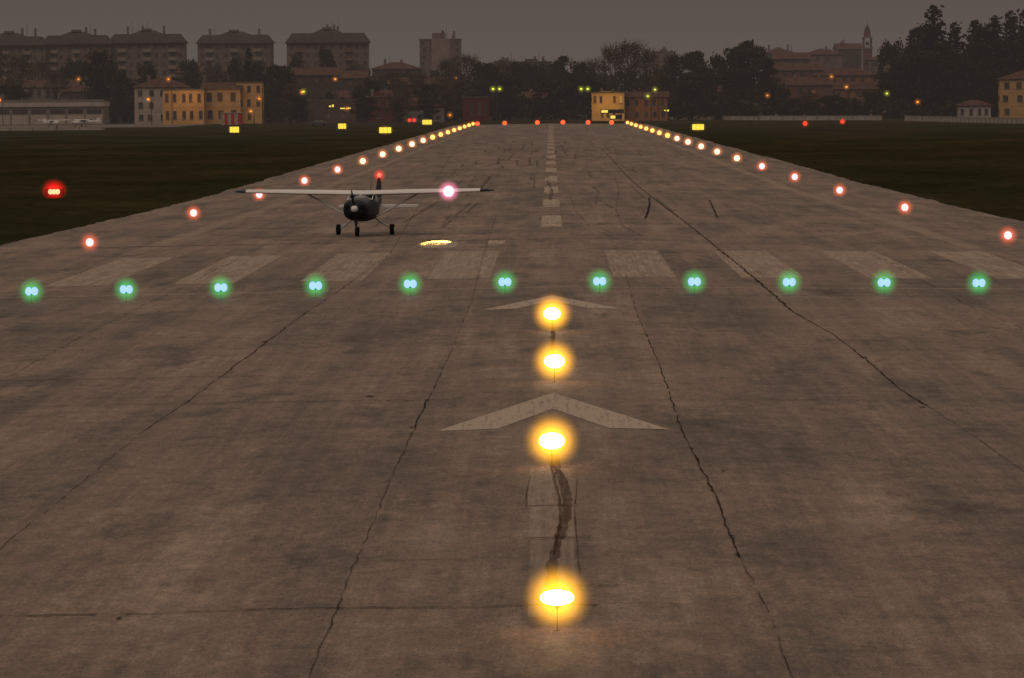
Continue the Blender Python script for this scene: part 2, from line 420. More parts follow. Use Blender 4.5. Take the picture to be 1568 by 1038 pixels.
# ------------------------------------------------------------ aircraft
M_white=plain('aircraft_white_paint',(.46,.44,.42),.5,.08,spec=.3)
M_navy=plain('aircraft_dark_paint',(.007,.008,.015),.45,.2,spec=.16)
M_glass=plain('window_glass',(.02,.022,.028),.12,.1)
M_rub=plain('tyre_rubber',(.012,.012,.012),.8,.2)
def aircraft(x,y,rz,body,lit=False,name='light_aircraft'):
    e=empty(name,(x,y,gz(x,y)+.008),rz)
    b=MB(); N=28
    secs=[(-2.02,.34,.36,1.15),(-1.98,.66,.56,1.15),(-1.88,.92,.76,1.15),(-1.6,1.06,.88,1.14),(-1.1,1.16,.95,1.13),(-.55,1.22,1.0,1.12),
          (-.42,1.23,1.02,1.12),(.12,1.24,1.20,1.19),(.35,1.24,1.24,1.21),(1.3,1.2,1.22,1.21),(1.7,1.08,1.14,1.22),(2.3,.84,.94,1.24),(3.4,.56,.66,1.27),(4.8,.32,.44,1.30),(5.9,.12,.32,1.36)]
    vs=[]
    for (yy,w,h,zc) in secs:
        for i in range(N):
            t=2*math.pi*i/N; c,s=math.cos(t),math.sin(t); p=2/2.7
            vs.append((math.copysign(abs(c)**p,c)*w/2,yy,zc+math.copysign(abs(s)**p,s)*h/2))
    for k in range(len(secs)-1):
        for i in range(N):
            j=(i+1)%N; t=360*(i+.5)/N; m=body
            if k==6 and 25<t<155: m=M_glass
            if k in(7,8,9) and (8<t<48 or 132<t<172): m=M_glass
            if k==10 and (15<t<45 or 135<t<165): m=M_glass
            f=(k*N+i,k*N+j,(k+1)*N+j,(k+1)*N+i)
            b.f.append(f[::-1]); b.m.append(b.mi(m))
    b.v+=vs; b.f.append(tuple(range(N))); b.m.append(b.mi(body))
    b.obj('fuselage',e,smooth=True)
    c=MB()
    for q in (-1,1): c.ell((q*.27,-1.97,1.26),(.15,.06,.09),M_rub)
    c.ell((0,-1.97,.93),(.16,.06,.08),M_rub)
    c.tube((0,-2.0,1.17),(0,-2.2,1.17),.16,.13,M_white,14); c.ell((0,-2.2,1.17),(.13,.16,.13),M_white); c.obj('cowl_intakes_and_spinner',e,smooth=True)
    fr=MB()
    for q in (-.5,0,.5): fr.tube((q*1.06,-.44,1.53 if q else 1.64),(q*1.0,.14,1.72 if q else 1.80),.022,.022,M_white,6)
    fr.tube((-.53,-.45,1.53),(0,-.46,1.64),.02,.02,M_white,6); fr.tube((.53,-.45,1.53),(0,-.46,1.64),.02,.02,M_white,6)
    fr.obj('windscreen_frame',e)
    p=MB()
    for s_ in (-1,1):
        a=math.radians(97)
        dx,dz=math.cos(a)*s_,math.sin(a)*s_
        px_,pz_=-dz,dx
        vs=[]
        for r,w in ((.1,.045),(.35,.055),(.62,.045),(.80,.02)):
            for ww,yo in ((-w,-.03),(w,.03)): vs.append((dx*r+px_*ww,-2.14+yo*(1-r*.6),1.17+dz*r+pz_*ww))
        p.add(vs,[(0,1,3,2),(2,3,5,4),(4,5,7,6)],M_rub)
    p.obj('propeller',e)
    w=MB()
    prof=[(0,0),(.03,.05),(.12,.09),(.3,.115),(.6,.07),(1,.0),(.6,-.035),(.3,-.045),(.1,-.035),(.02,-.02)]
    st=[(-5.5,.85,1.05),(-5.25,1.05,.92),(-5.0,1.12,.86),(-2.6,1.6,.42),(0,1.62,.40),(2.6,1.6,.42),(5.0,1.12,.86),(5.25,1.05,.92),(5.5,.85,1.05)]
    n=len(prof)
    for k,(sx,ch,yle) in enumerate(st):
        zb=1.74+abs(sx)*.022
        th=.6 if abs(sx)>5.4 else 1.0
        for (a,bz) in prof: w.v.append((sx,yle-.45+a*ch,zb+bz*ch*.85*th))
    for k in range(len(st)-1):
        m=M_navy if k in(0,1,len(st)-2,len(st)-3) else M_white
        for i in range(n):
            j=(i+1)%n; w.f.append((k*n+i,(k+1)*n+i,(k+1)*n+j,k*n+j)); w.m.append(w.mi(m))
    w.f.append(tuple(range(n))); w.m.append(w.mi(M_navy)); w.f.append(tuple((len(st)-1)*n+i for i in range(n-1,-1,-1))); w.m.append(w.mi(M_navy))
    w.obj('wing',e)
    s=MB()
    for q in (-1,1):
        s.tube((q*.57,.45,.80),(q*2.4,.55,1.77),.045,.04,M_white)
        s.tube((q*.45,1.05,.72),(q*1.12,1.15,.24),.05,.035,M_white)
        s.tube((q*1.07,1.15,.23),(q*1.23,1.15,.23),.225,.225,M_rub,18); s.tube((q*1.235,1.15,.23),(q*1.245,1.15,.23),.1,.1,M_white,12)
    s.tube((0,-1.15,.85),(0,-1.25,.3),.05,.04,M_white)
    s.tube((-.07,-1.25,.20),(.07,-1.25,.20),.20,.20,M_rub,18)
    s.tube((-.11,-1.25,.22),(-.11,-1.2,.5),.02,.02,M_white);s.tube((.11,-1.25,.22),(.11,-1.2,.5),.02,.02,M_white)
    s.obj('struts_and_landing_gear',e)
    t=MB()
    def slab(P,Q,th):
        v=[Vector(a)+Vector(th) for a in P]+[Vector(a)-Vector(th) for a in P]
        t.add(v,[(0,1,2,3),(7,6,5,4),(0,4,5,1),(1,5,6,2),(2,6,7,3),(3,7,4,0)],Q)
    slab([(-.1,4.7,1.14),(-1.7,5.1,1.14),(-1.7,5.9,1.14),(-.1,6.1,1.14)],M_white,(0,0,.045))
    slab([(.1,4.7,1.14),(.1,6.1,1.14),(1.7,5.9,1.14),(1.7,5.1,1.14)],M_white,(0,0,.045))
    slab([(0,4.3,1.4),(0,5.3,2.34),(0,5.85,2.34),(0,6.05,1.35)],body,(.04,0,0))
    t.tube((0,5.6,2.32),(0,5.6,2.40),.05,.04,M_rub)
    t.tube((.3,.7,1.9),(.32,.9,2.3),.012,.008,M_rub,6)
    t.obj('tailplane_and_fin',e)
    if lit:
        e.scale=(1.04,1.04,1.04)
        me=unit_sphere(emit('beacon_red',(1,.09,.05),3),'beacon_red'); inst('beacon',me,e,(0,5.6,2.46),(.09,.09,.10))
        hm=bloom('beacon',(1,.02,.01),.32,1.0,1.6); inst('beacon_bloom',unit_sphere(hm,hm.name),e,(0,5.6,2.46),(.32,.32,.32))  # beacon's bloom, built as a self-lit ball
        me=unit_sphere(emit('landing_lens',(1,.60,.95),1.6),'landing_lens'); inst('landing_light',me,e,(3.72,.0,1.85),(.23,.10,.23))
        hm=bloom('landing',(1,.24,.40),.50,1.6,1.3); inst('landing_bloom',unit_sphere(hm,hm.name),e,(3.72,0,1.85),(.50,.50,.50))  # pink bloom of the landing light, built as a glowing volume
        L=bpy.data.lights.new('landing_light_beam','SPOT'); L.energy=26000; L.color=(1,.60,.12); L.spot_size=math.radians(5.4); L.spot_blend=.5; L.shadow_soft_size=.08
        lo=bpy.data.objects.new('landing_light_beam',L); sc.collection.objects.link(lo)
        tx,ty=on_ground(669,371)
        src=Vector((x+3.9,y-.8,gz(x,y)+2.0)); tgt=Vector((tx,ty,gz(tx,ty)))
        lo.matrix_world=Matrix.Translation(src)@(tgt-src).to_track_quat('-Z','Y').to_matrix().to_4x4()
    return e
x,y=on_ground(552,362)
aircraft(x,y+1.2,math.radians(-6.0),M_navy,True)
for (u,v,r,c) in [(84,195,35,M_white),(122,194,-60,M_white),(58,191,80,M_white)]:
    x,y=on_ground(u,v); aircraft(x,y,math.radians(r),c)

# ------------------------------------------------------------ buildings
def wallmat(n,c): return plain('wall_'+n,c,.9,.16,.35)
W={ 'pink':wallmat('pink',(.120,.080,.067)),'cream':wallmat('cream',(.24,.18,.13)),'brick':wallmat('brick',(.10,.050,.036)),
    'ochre':wallmat('ochre',(.33,.195,.085)),'white':wallmat('white',(.26,.22,.19)),'grey':wallmat('grey',(.14,.12,.105)),
    'orange':wallmat('orange',(.17,.082,.045)),'pale':wallmat('pale',(.165,.128,.108)),'dim':wallmat('dim',(.055,.039,.032)),'red':wallmat('red',(.075,.018,.014))}
RF={'slate':plain('roof_slate',(.045,.038,.036),.8,.2,.5),'tile':plain('roof_tile',(.068,.038,.029),.85,.3,.8),'flat':plain('roof_flat',(.07,.058,.05),.9,.2,.5)}
M_win=plain('dark_window',(.045,.036,.033),.85,.4,.6)
M_shut=plain('shutter',(.07,.048,.037),.75,.3)
M_lit=emit('lit_window',(1,.52,.14),.42)
M_litb=emit('bright_shop_window',(1,.74,.12),1.2)
def building(name,u0,u1,vt,Y,depth,floors,bays,wall,roof,rmat,rh,rz=0.0,balc=None,lit=0.006,shop=False,eave=.6,chim=0,wall2=None):
    xa,_=at(u0,150,Y); xb,_=at(u1,150,Y); cx=(xa+xb)/2; w=(xb-xa)
    _,zt=at((u0+u1)/2,vt,Y); H=zt-rh
    e=empty(name,(cx,Y,-.29),math.radians(rz)); H+=.29
    a=MB(); a.box(-w/2,w/2,0,depth,0,H,W[wall])
    if wall2: a.box(-w/2-.02,w/2+.02,-.03,0.,0,H*.32,W[wall2])
    for k in range(1,floors): a.box(-w/2-.05,w/2+.05,-.06,-.031,H*k/floors-.1,H*k/floors+.1,W['pale'] if balc else W[wall])
    a.obj('walls',e)
    q=MB(); fh=H/floors; bw=w/bays; B=MB()
    for f in range(floors):
        for k in range(bays):
            c_=-w/2+bw*(k+.5)+R.uniform(-.12,.12)*bw; z0=f*fh+fh*.30; z1=f*fh+fh*.78
            if not balc and R.random()<.12: continue
            isb= balc and (k%balc in (1,)) and f>0
            ww=min(bw*(.2 if not isb else .4),.75 if not isb else 9)
            m=M_win if R.random()>lit else M_lit
            if R.random()<.35: m=M_shut if m is M_win else m
            q.box(c_-ww,c_+ww,-.085,-.061,z0 if not isb else f*fh+.2,z1,m)
            if not isb: B.box(c_-ww-.12,c_+ww+.12,-.16,-.09,z0-.16,z0-.02,W['pale'] if wall!='dim' else W['dim'])
            else:
                c_=-w/2+bw*(k+.5)
                B.box(c_-bw*.49,c_+bw*.49,-1.3,-.09,f*fh-.12,f*fh+.1,W['pale']); B.box(c_-bw*.49,c_+bw*.49,-1.3,-1.2,f*fh+.1,f*fh+1.1,W[wall2 or 'pale'])
    for s_ in (-1,1):
        for f in range(floors):
            for k in range(max(1,int(depth/4))):
                yy=2+4*k
                if yy<depth-1: q.box(*( (-w/2-.03,-w/2-.002) if s_<0 else (w/2+.002,w/2+.03)),yy-.6,yy+.6,f*fh+fh*.3,f*fh+fh*.75,M_win)
    q.obj('windows',e)
    if B.v: B.obj('balconies_and_sills',e)
    r=MB(); rm=RF[rmat]
    if roof=='flat':
        r.box(-w/2-.2,w/2+.2,-.25,depth+.2,H,H+.35,rm)
        if rh>.5:
            r.box(-w*.2,w*.12,depth*.3,depth*.7,H+.35,H+rh,W[wall])
            r.box(w*.28,w*.36,depth*.3,depth*.6,H+.35,H+rh*.7,W[wall])
    elif roof=='hip':
        i=min(w,depth)/2+eave-.05
        r.box(-w/2-eave,w/2+eave,-eave,depth+eave,H,H+.2,rm)
        r.frust(-w/2-eave,w/2+eave,-eave,depth+eave,H+.2,H+rh,i if w>depth else i*.98,i if depth>=w else i,rm)
    elif roof=='mansard':
        r.box(-w/2-eave,w/2+eave,-eave-1,depth+eave,H,H+.4,rm)
        r.frust(-w/2-eave+.2,w/2+eave-.2,-eave-.8,depth+eave,H+.4,H+rh*.62,2.2,2.2,rm)
        n=max(1,round(w/24))
        for k in range(n):
            c_=-w/2+w*(k+.5)/n; r.frust(c_-5.5,c_+5.5,2.4,depth-3,H+rh*.62,H+rh*.86,3,2.2,rm)
            r.box(c_-2.0,c_+1.4,3.5,6,H+rh*.86,H+rh,W[wall])
    elif roof=='gable':
        x0,x1,y0,y1=-w/2-eave,w/2+eave,-eave,depth+eave
        r.add([(x0,y0,H),(x1,y0,H),(x1,y1,H),(x0,y1,H),(x0,(y0+y1)/2,H+rh),(x1,(y0+y1)/2,H+rh)],[(0,3,2,1),(0,1,5,4),(3,4,5,2),(0,4,3),(1,2,5)],rm)
    for k in range(chim):
        c_=R.uniform(-w*.4,w*.4); r.box(c_-.4,c_+.4,depth*.4,depth*.4+.8,H+rh*.3,H+rh+R.uniform(.3,1.2),W['pink'])
        if k%2==0: r.tube((c_+1.5,depth*.5,H+rh*.3),(c_+1.5,depth*.5,H+rh+2.5),.07,.05,M_dark,5)
    r.obj('roof',e)
    return e
building('apartment_block',-40,70,47,1760,16,9,10,'pink','mansard','slate',5.2,2,balc=3,chim=2)
building('apartment_block',66,170,45,1765,16,9,9,'pink','mansard','slate',5.2,2,balc=3,chim=2)
building('apartment_block',168,284,43,1770,16,9,9,'pink','mansard','slate',5.2,2,balc=3,chim=3)
building('apartment_block',303,414,45,1840,16,9,9,'pink','mansard','slate',5,-2,balc=3,chim=2)
building('apartment_block',440,566,41,1790,18,9,10,'pink','mansard','slate',5.6,3,balc=3,chim=3,wall2='brick')
e=building('apartment_tower',643,706,50,1900,15,11,5,'pink','flat','flat',2.6,0,lit=0,chim=3)
p=MB(); _,zt=at(672,58,1900); p.box(-3.2,3.6,-.35,-.12,6,zt,W['pale']); p.obj('stair_shaft_panel',e)
for a in [(268,340,100,1680,3,'pink','hip','tile'),(570,640,95,1750,5,'dim','hip','tile'),(500,560,108,1600,4,'dim','gable','tile'),
          (735,800,92,1800,4,'dim','hip','tile'),(790,845,90,1850,4,'dim','flat','flat'),(440,520,103,1560,4,'dim','gable','tile'),
          (600,690,118,1560,3,'brick','gable','tile'),(1000,1035,75,2000,6,'pink','flat','flat'),
          (1180,1262,96,1640,5,'brick','gable','tile'),(1255,1345,104,1600,4,'orange','hip','tile'),(1185,1240,80,1850,6,'dim','gable','tile'),
          (1232,1290,74,1950,7,'pink','hip','tile'),(1283,1320,66,2050,8,'dim','gable','tile'),(1205,1275,118,1530,3,'brick','gable','tile'),
          (1278,1345,124,1500,3,'orange','gable','tile'),(1170,1215,72,2060,8,'dim','hip','tile'),(1330,1400,82,1950,6,'pink','hip','tile'),
          (0,120,122,1580,3,'grey','gable','tile'),(95,160,128,1520,2,'dim','hip','tile'),(520,600,138,1500,3,'dim','gable','tile'),(560,600,142,1470,2,'red','flat','flat'),
          (620,680,150,1480,2,'grey','gable','tile'),(1030,1180,128,1540,3,'dim','gable','tile'),(770,880,140,1560,3,'dim','hip','tile')]:
    u0,u1,vt,Y,fl,wl,rf,rm=a
    building('town_house' if fl<5 else 'apartment_building',u0,u1,vt,Y,12,fl,max(3,int((u1-u0)/13)),wl,rf,rm,1.2 if rf=='flat' else 2.4,R.uniform(-8,8),chim=2,lit=.015)
building('white_house',206,290,120,1470,12,3,5,'white','hip','tile',2.6,4,lit=.0,chim=1)
building('clubhouse',249,312,135,1440,10,2,5,'ochre','flat','flat',.5,0,lit=.04)
building('clubhouse',310,368,126,1445,11,2,3,'ochre','gable','tile',1.8,0,lit=.04)
building('clubhouse',362,401,124,1448,10,3,3,'ochre','flat','flat',.5,0,lit=.05)
building('terminal_building',906,956,139,1420,12,2,5,'ochre','flat','flat',.6,0,lit=.1,chim=2)
building('terminal_building',956,1022,140,1424,12,2,5,'orange','gable','tile',1.6,0,lit=.02,chim=1)
building('shop_building',470,545,152,1470,10,2,6,'dim','flat','flat',.4,0,lit=.0)
building('petrol_kiosk',708,748,147,1450,8,1,4,'red','flat','flat',.5,0,lit=.0)
building('gatehouse',1468,1517,153,1400,6,1,4,'white','hip','tile',1.6,0,lit=0)
building('yellow_house',1531,1610,108,1405,12,3,4,'ochre','hip','tile',2.4,-3,lit=0)
xa,_=at(-40,150,1445); xb,_=at(158,150,1445); _,zt=at(60,157,1445)
e=empty('hangar',((xa+xb)/2,1445,-.29)); w=xb-xa; H=zt+.29; h=MB()
h.box(-w/2,w/2,0,18,0,H-1.2,W['grey']); h.box(-w/2-.3,w/2+.3,-.6,18.3,H-1.2,H,W['white']); h.obj('walls',e)
d=MB(); n=7
for k in range(n):
    c_=-w/2+w*(k+.5)/n; d.box(c_-w/n*.44,c_+w/n*.44,-.08,-.02,.2,H*.45,W['white']); d.box(c_-w/n*.40,c_+w/n*.40,-.08,-.02,H*.5,H*.70,M_win)
d.obj('doors_and_windows',e); rr=MB(); rr.frust(-w/2,w/2,0,18,H,H+.8,.5,8.5,RF['flat']); rr.obj('roof',e)
x,_=at(1328,60,2100); _,zt=at(1328,32,2100); e=empty('bell_tower',(x,2100,-.3)); b=MB(); T=zt
b.box(-1.9,1.9,-1.9,1.9,0,T-11,W['brick']); b.box(-2.3,2.3,-2.3,2.3,T-11,T-10.4,W['pale'])
for q in (-1.5,1.5):
    for r_ in (-1.5,1.5): b.box(q-.35,q+.35,r_-.35,r_+.35,T-10.4,T-6.8,W['brick'])
b.box(-2.1,2.1,-2.1,2.1,T-6.8,T-6.2,W['pale']); b.tube((0,0,T-6.2),(0,0,T-3.8),1.5,1.3,W['brick'],10); b.tube((0,0,T-3.8),(0,0,T-1.4),1.4,.25,RF['slate'],10); b.tube((0,0,T-1.4),(0,0,T+.8),.1,.06,M_dark,6)
b.ell((0,0,T-8.9),(.7,.7,.8),M_dark); b.obj('tower',e)
x,_=at(354,180,1380); e=empty('checkered_cabin',(x,1380,-.29)); b=MB(); Mr=plain('red_paint',(.30,.03,.02),.75)
for k in range(6): b.box(-2.7+.9*k,-2.7+.9*(k+1)-.002,0,3,0,3.1,Mr if k%2 else W['white'])
b.box(-2.9,2.9,-.2,3.2,3.1,3.3,W['white']); b.obj('walls',e)
def wall(u0,v0,u1,v1,h,name='perimeter_wall'):
    a=on_ground(u0,v0); c=on_ground(u1,v1); L=math.dist(a,c); e=empty(name,(a[0],a[1],-.29),math.atan2(c[1]-a[1],c[0]-a[0])); b=MB()
    b.box(0,L,-.1,.1,0,h,W['white']); b.box(-.1,L+.1,-.16,.16,h,h+.12,W['white'])
    k=0
    while k<L: b.box(k-.15,k+.15,-.18,-.102,0,h+.2,W['pale']); k+=6
    b.obj('wall',e)
wall(1025,183,1160,184,1.0); wall(1163,184,1350,184,1.1); wall(1386,185,1580,190,1.2); wall(-20,200,160,199,.5,'low_kerb_wall')

# ------------------------------------------------------------ vehicles
def car(u,v,body,rz=90,name='parked_car'):
    x,y=on_ground(u,v); e=empty(name,(x,y,gz(x,y)),math.radians(rz)); b=MB()
    pr=[(-2.1,.35),(-2.12,.7),(-1.95,.92),(-1.2,.98),(-.55,1.42),(.8,1.45),(1.5,1.0),(2.05,.9),(2.15,.6),(2.1,.35)]
    vs=[];n=len(pr)
    for q in (-.82,.82):
        for (a,c) in pr: vs.append((q*(.86 if c>1.1 else 1),a,c))
    b.add(vs,[tuple(range(n)),tuple(range(2*n-1,n-1,-1))]+[(i,i+n,(i+1)%n+n,(i+1)%n) for i in range(n)],body)
    g_=MB()
    for q in (-1,1): g_.add([(q*.83,-1.05,1.0),(q*.83,1.3,1.0),(q*.74,.75,1.38),(q*.74,-.5,1.38)],[(0,1,2,3) if q>0 else (3,2,1,0)],M_glass)
    g_.add([(-.7,-1.17,1.02),(.7,-1.17,1.02),(.66,-.6,1.40),(-.66,-.6,1.40)],[(0,1,2,3)],M_glass); g_.obj('windows',e)
    for q in (-1,1):
        for a in (-1.3,1.3): b.tube((q*.68,a,.32),(q*.86,a,.32),.32,.32,M_rub,14)
    b.obj('body',e)
cw=plain('car_white',(.4,.38,.36),.4,.05); cg=plain('car_grey',(.12,.12,.13),.4,.05); cr=plain('car_dark',(.03,.03,.035),.4,.05)
for (u,v,c,r) in [(254,186,cw,80),(488,193,cr,88),(640,183,cg,90),(520,181,cr,90),(575,182,cw,95),(1010,182,cg,90),(1180,180,cw,90),(1130,180,cr,85),(700,182,cr,90)]: car(u,v,c,r)

# ------------------------------------------------------------ street lamps
def streetlamp(u,v,Y,c,double=False,s=.42,name='street_lamp'):
    x,z=at(u,v,Y); e=empty(name,(x,Y,-.29)); z+=.29; b=MB()
    b.tube((0,0,0),(0,0,z+.3),.12,.07,M_dark)
    arms=(-1,1) if double else (-1,)
    for q in arms: b.tube((0,0,z+.3),(q*.9,0,z+.35),.05,.04,M_dark); b.box(q*.9-.35,q*.9+.35,-.15,.15,z+.12,z+.3,M_dark)
    b.obj('pole',e)
    k='sl%d%d'%(int(c[1]*100),int(c[2]*100)); me=unit_sphere(emit(k,c,1.6),k)
    for q in arms:
        inst('lamp',me,e,(q*.9,-.1,z),(s,s,s*.8))
        hm=bloom(k,c,1.3,.4,2.0); inst('bloom_halo',unit_sphere(hm,hm.name),e,(q*.9,-.1,z),(1.3,1.3,1.3))  # bloom put around each lamp head as an emitting ball
OR=(1,.30,.03); YG=(.70,.75,.06)
for (u,v,Y) in [(125,121,1500),(263,121,1430),(402,151,1420),(389,170,1420),(518,121,1500),(703,119,1560),(467,141,1450),(1180,146,1470),(1278,117,1490),(1301,133,1480),(4,153,1430),(232,152,1430),(1410,156,1420),(602,125,1600),(1250,143,1520),(845,150,1540),(536,166,1440),(694,176,1400)]:
    streetlamp(u,v,Y,OR,s=R.uniform(.24,.42))
for (u,v) in [(760,136),(895,136)]: streetlamp(u,v,1400,YG,True,.34)
for (u,v) in [(1008,137),(470,140),(1363,143),(997,147)]: streetlamp(u,v,1410,YG,False,.30)
def flood(name,u,v,Y,en,c,dy=-6):
    x,z=at(u,v,Y); L=bpy.data.lights.new(name,'POINT'); L.energy=en; L.color=c; L.shadow_soft_size=.5
    o=bpy.data.objects.new(name,L); sc.collection.objects.link(o); o.location=(x,Y+dy,z)
    return o
flood('clubhouse_floodlight',290,145,1440,800,(1,.55,.2)); flood('clubhouse_floodlight',385,150,1440,700,(1,.55,.2))
flood('terminal_floodlight',930,160,1420,1300,(1,.65,.15)); flood('shop_floodlight',505,168,1465,700,(1,.7,.25))
def litsign(u0,u1,v0,v1,Y,name):
    xa,z1=at(u0,v0,Y); xb,z0=at(u1,v1,Y); e=empty(name,((xa+xb)/2,Y,-.29)); w=xb-xa; z0=max(.4,z0+.29);z1+=.29
    b=MB(); b.box(-w/2-.1,w/2+.1,0,.3,z0-.1,z1+.1,M_dark); b.tube((-w*.4,.15,0),(-w*.4,.15,z0),.06,.06,M_steel); b.tube((w*.4,.15,0),(w*.4,.15,z0),.06,.06,M_steel); b.obj('frame',e)
    p=MB(); n=max(2,int(w/1.6))
    for k in range(n):
        if R.random()<.8: p.box(-w/2+w*k/n+.15,-w/2+w*(k+1)/n-.15,-.03,-.004,z0+R.uniform(0,.3),z1-R.uniform(0,.3),M_litb)
    p.obj('panels',e)
litsign(920,955,168,173,1408,'lit_canopy'); litsign(934,952,176,182,1404,'lit_canopy'); litsign(503,512,160,164,1455,'lit_shop_sign'); litsign(520,538,164,168,1452,'lit_shop_sign'); litsign(1016,1025,167,171,1415,'lit_shop_sign')

# ------------------------------------------------------------ trees
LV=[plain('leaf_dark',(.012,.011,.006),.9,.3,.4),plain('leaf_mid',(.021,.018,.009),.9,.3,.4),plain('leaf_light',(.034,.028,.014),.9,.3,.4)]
LB=[plain('twig_dark',(.028,.020,.013),.9,.3,.4),plain('twig_mid',(.042,.031,.020),.9,.3,.4),plain('twig_light',(.062,.046,.030),.9,.3,.4)]
M_bark=plain('bark',(.022,.016,.012),.9,.3,2)
def leaf(mb,c,s,mats,w=(.3,.5,.2)):
    n=Vector((R.gauss(0,1),R.gauss(0,1),R.gauss(0,1))).normalized(); a=n.orthogonal().normalized(); b=n.cross(a)
    m=R.choices(mats,w)[0]; k=R.uniform(.5,1.1)
    mb.add([c+a*s,c+b*s*k,c-a*s,c-b*s*k*.7],[(0,1,2,3)],m)
def tree_parts(H,Wd,kind,dens=1.0):
    t=MB(); c=MB()
    if kind=='conifer':
        t.tube((0,0,0),(0,0,H*.97),H*.018+.15,.05,M_bark,8)
        nl=int(H/.8)
        for k in range(nl):
            f=k/nl; z=H*(.08+.91*f); r=Wd/2*(1-f)**.85*R.uniform(.8,1.12)+.25
            nb=max(5,int(11*(1-f)+4)); a0=R.random()*6
            for j in range(nb):
                a=a0+j*6.283/nb+R.uniform(-.25,.25); rr=r*R.uniform(.65,1.15)
                tip=Vector((math.cos(a)*rr,math.sin(a)*rr,z-rr*.18+R.uniform(-.3,.4)))
                if k%2==0: t.tube((0,0,z),tip,.07,.02,M_bark,4,False)
                for q in range(int((4+rr*3.0)*dens)):
                    g_=R.random()**.6; p=Vector((0,0,z)).lerp(tip,g_)+Vector((R.gauss(0,.3),R.gauss(0,.3),R.gauss(0,.28)))
                    leaf(c,p,R.uniform(.25,.5),LV,(.6,.33,.07))
    else:
        mats=LV if kind in('broad','cedar') else LB
        th=H*(.22 if kind!='bare' else .15)
        t.tube((0,0,0),(0,0,th),H*.022+.12,H*.016+.08,M_bark,8)
        lobes=[]; nlo=int(20+Wd)
        for k in range(nlo):
            a=R.random()*6.283; f=R.random(); zz=th*.8+(H-th*.8)*(f**.8)
            env=math.sin(math.pi*min(1,.15+.80*f))**.6 if kind!='cedar' else (1.05-.75*f)
            rr=Wd/2*env*R.random()**.5*.85
            lr=Wd*R.uniform(.09,.2)
            p=Vector((math.cos(a)*rr,math.sin(a)*rr,min(zz,H-lr*.7)))
            lobes.append((p,lr)); mid=Vector((p.x*.35,p.y*.35,th+(p.z-th)*.45))
            t.tube((0,0,th*.95),mid,H*.010+.05,H*.006+.03,M_bark,5,False); t.tube(mid,p,H*.006+.03,.03,M_bark,5,False)
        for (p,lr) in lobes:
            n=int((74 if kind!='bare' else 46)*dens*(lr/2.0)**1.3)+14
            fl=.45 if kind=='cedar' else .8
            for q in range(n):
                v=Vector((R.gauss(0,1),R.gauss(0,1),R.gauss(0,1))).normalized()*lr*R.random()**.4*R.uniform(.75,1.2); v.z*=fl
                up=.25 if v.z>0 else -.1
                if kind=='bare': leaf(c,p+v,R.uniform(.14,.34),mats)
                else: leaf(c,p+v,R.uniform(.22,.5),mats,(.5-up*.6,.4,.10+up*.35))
            if kind=='bare':
                for q in range(14):
                    v=Vector((R.gauss(0,1),R.gauss(0,1),abs(R.gauss(0,1)))).normalized()*lr*1.25
                    t.tube(p*1.0,p+v,.05,.015,LB[1],3,False)
    return t,c
protos={}
for kind,H,Wd,n in (('broad',14,13,3),('conifer',20,9,3),('cedar',18,16,2),('bare',15,14,2)):
    for i in range(n):
        t,c=tree_parts(H,Wd,kind); to=t.obj('t'); cobj=c.obj('c'); protos.setdefault(kind,[]).append((H,Wd,to.data,cobj.data)); bpy.data.objects.remove(to); bpy.data.objects.remove(cobj)
NM={'broad':'broadleaf_tree','conifer':'fir_tree','cedar':'cedar_tree','bare':'bare_tree'}
def tree(u,vt,Y,wpx,kind):
    x,z=at(u,vt,Y); H,Wd,tm,cm_=R.choice(protos[kind]); h=z+.29; w=wpx*Y/F
    e=empty(NM[kind],(x,Y,-.3),R.random()*6.28); s=(w/Wd,w/Wd,h/H)
    inst('trunk_and_limbs',tm,e,(0,0,0),s); inst('crown',cm_,e,(0,0,0),s)
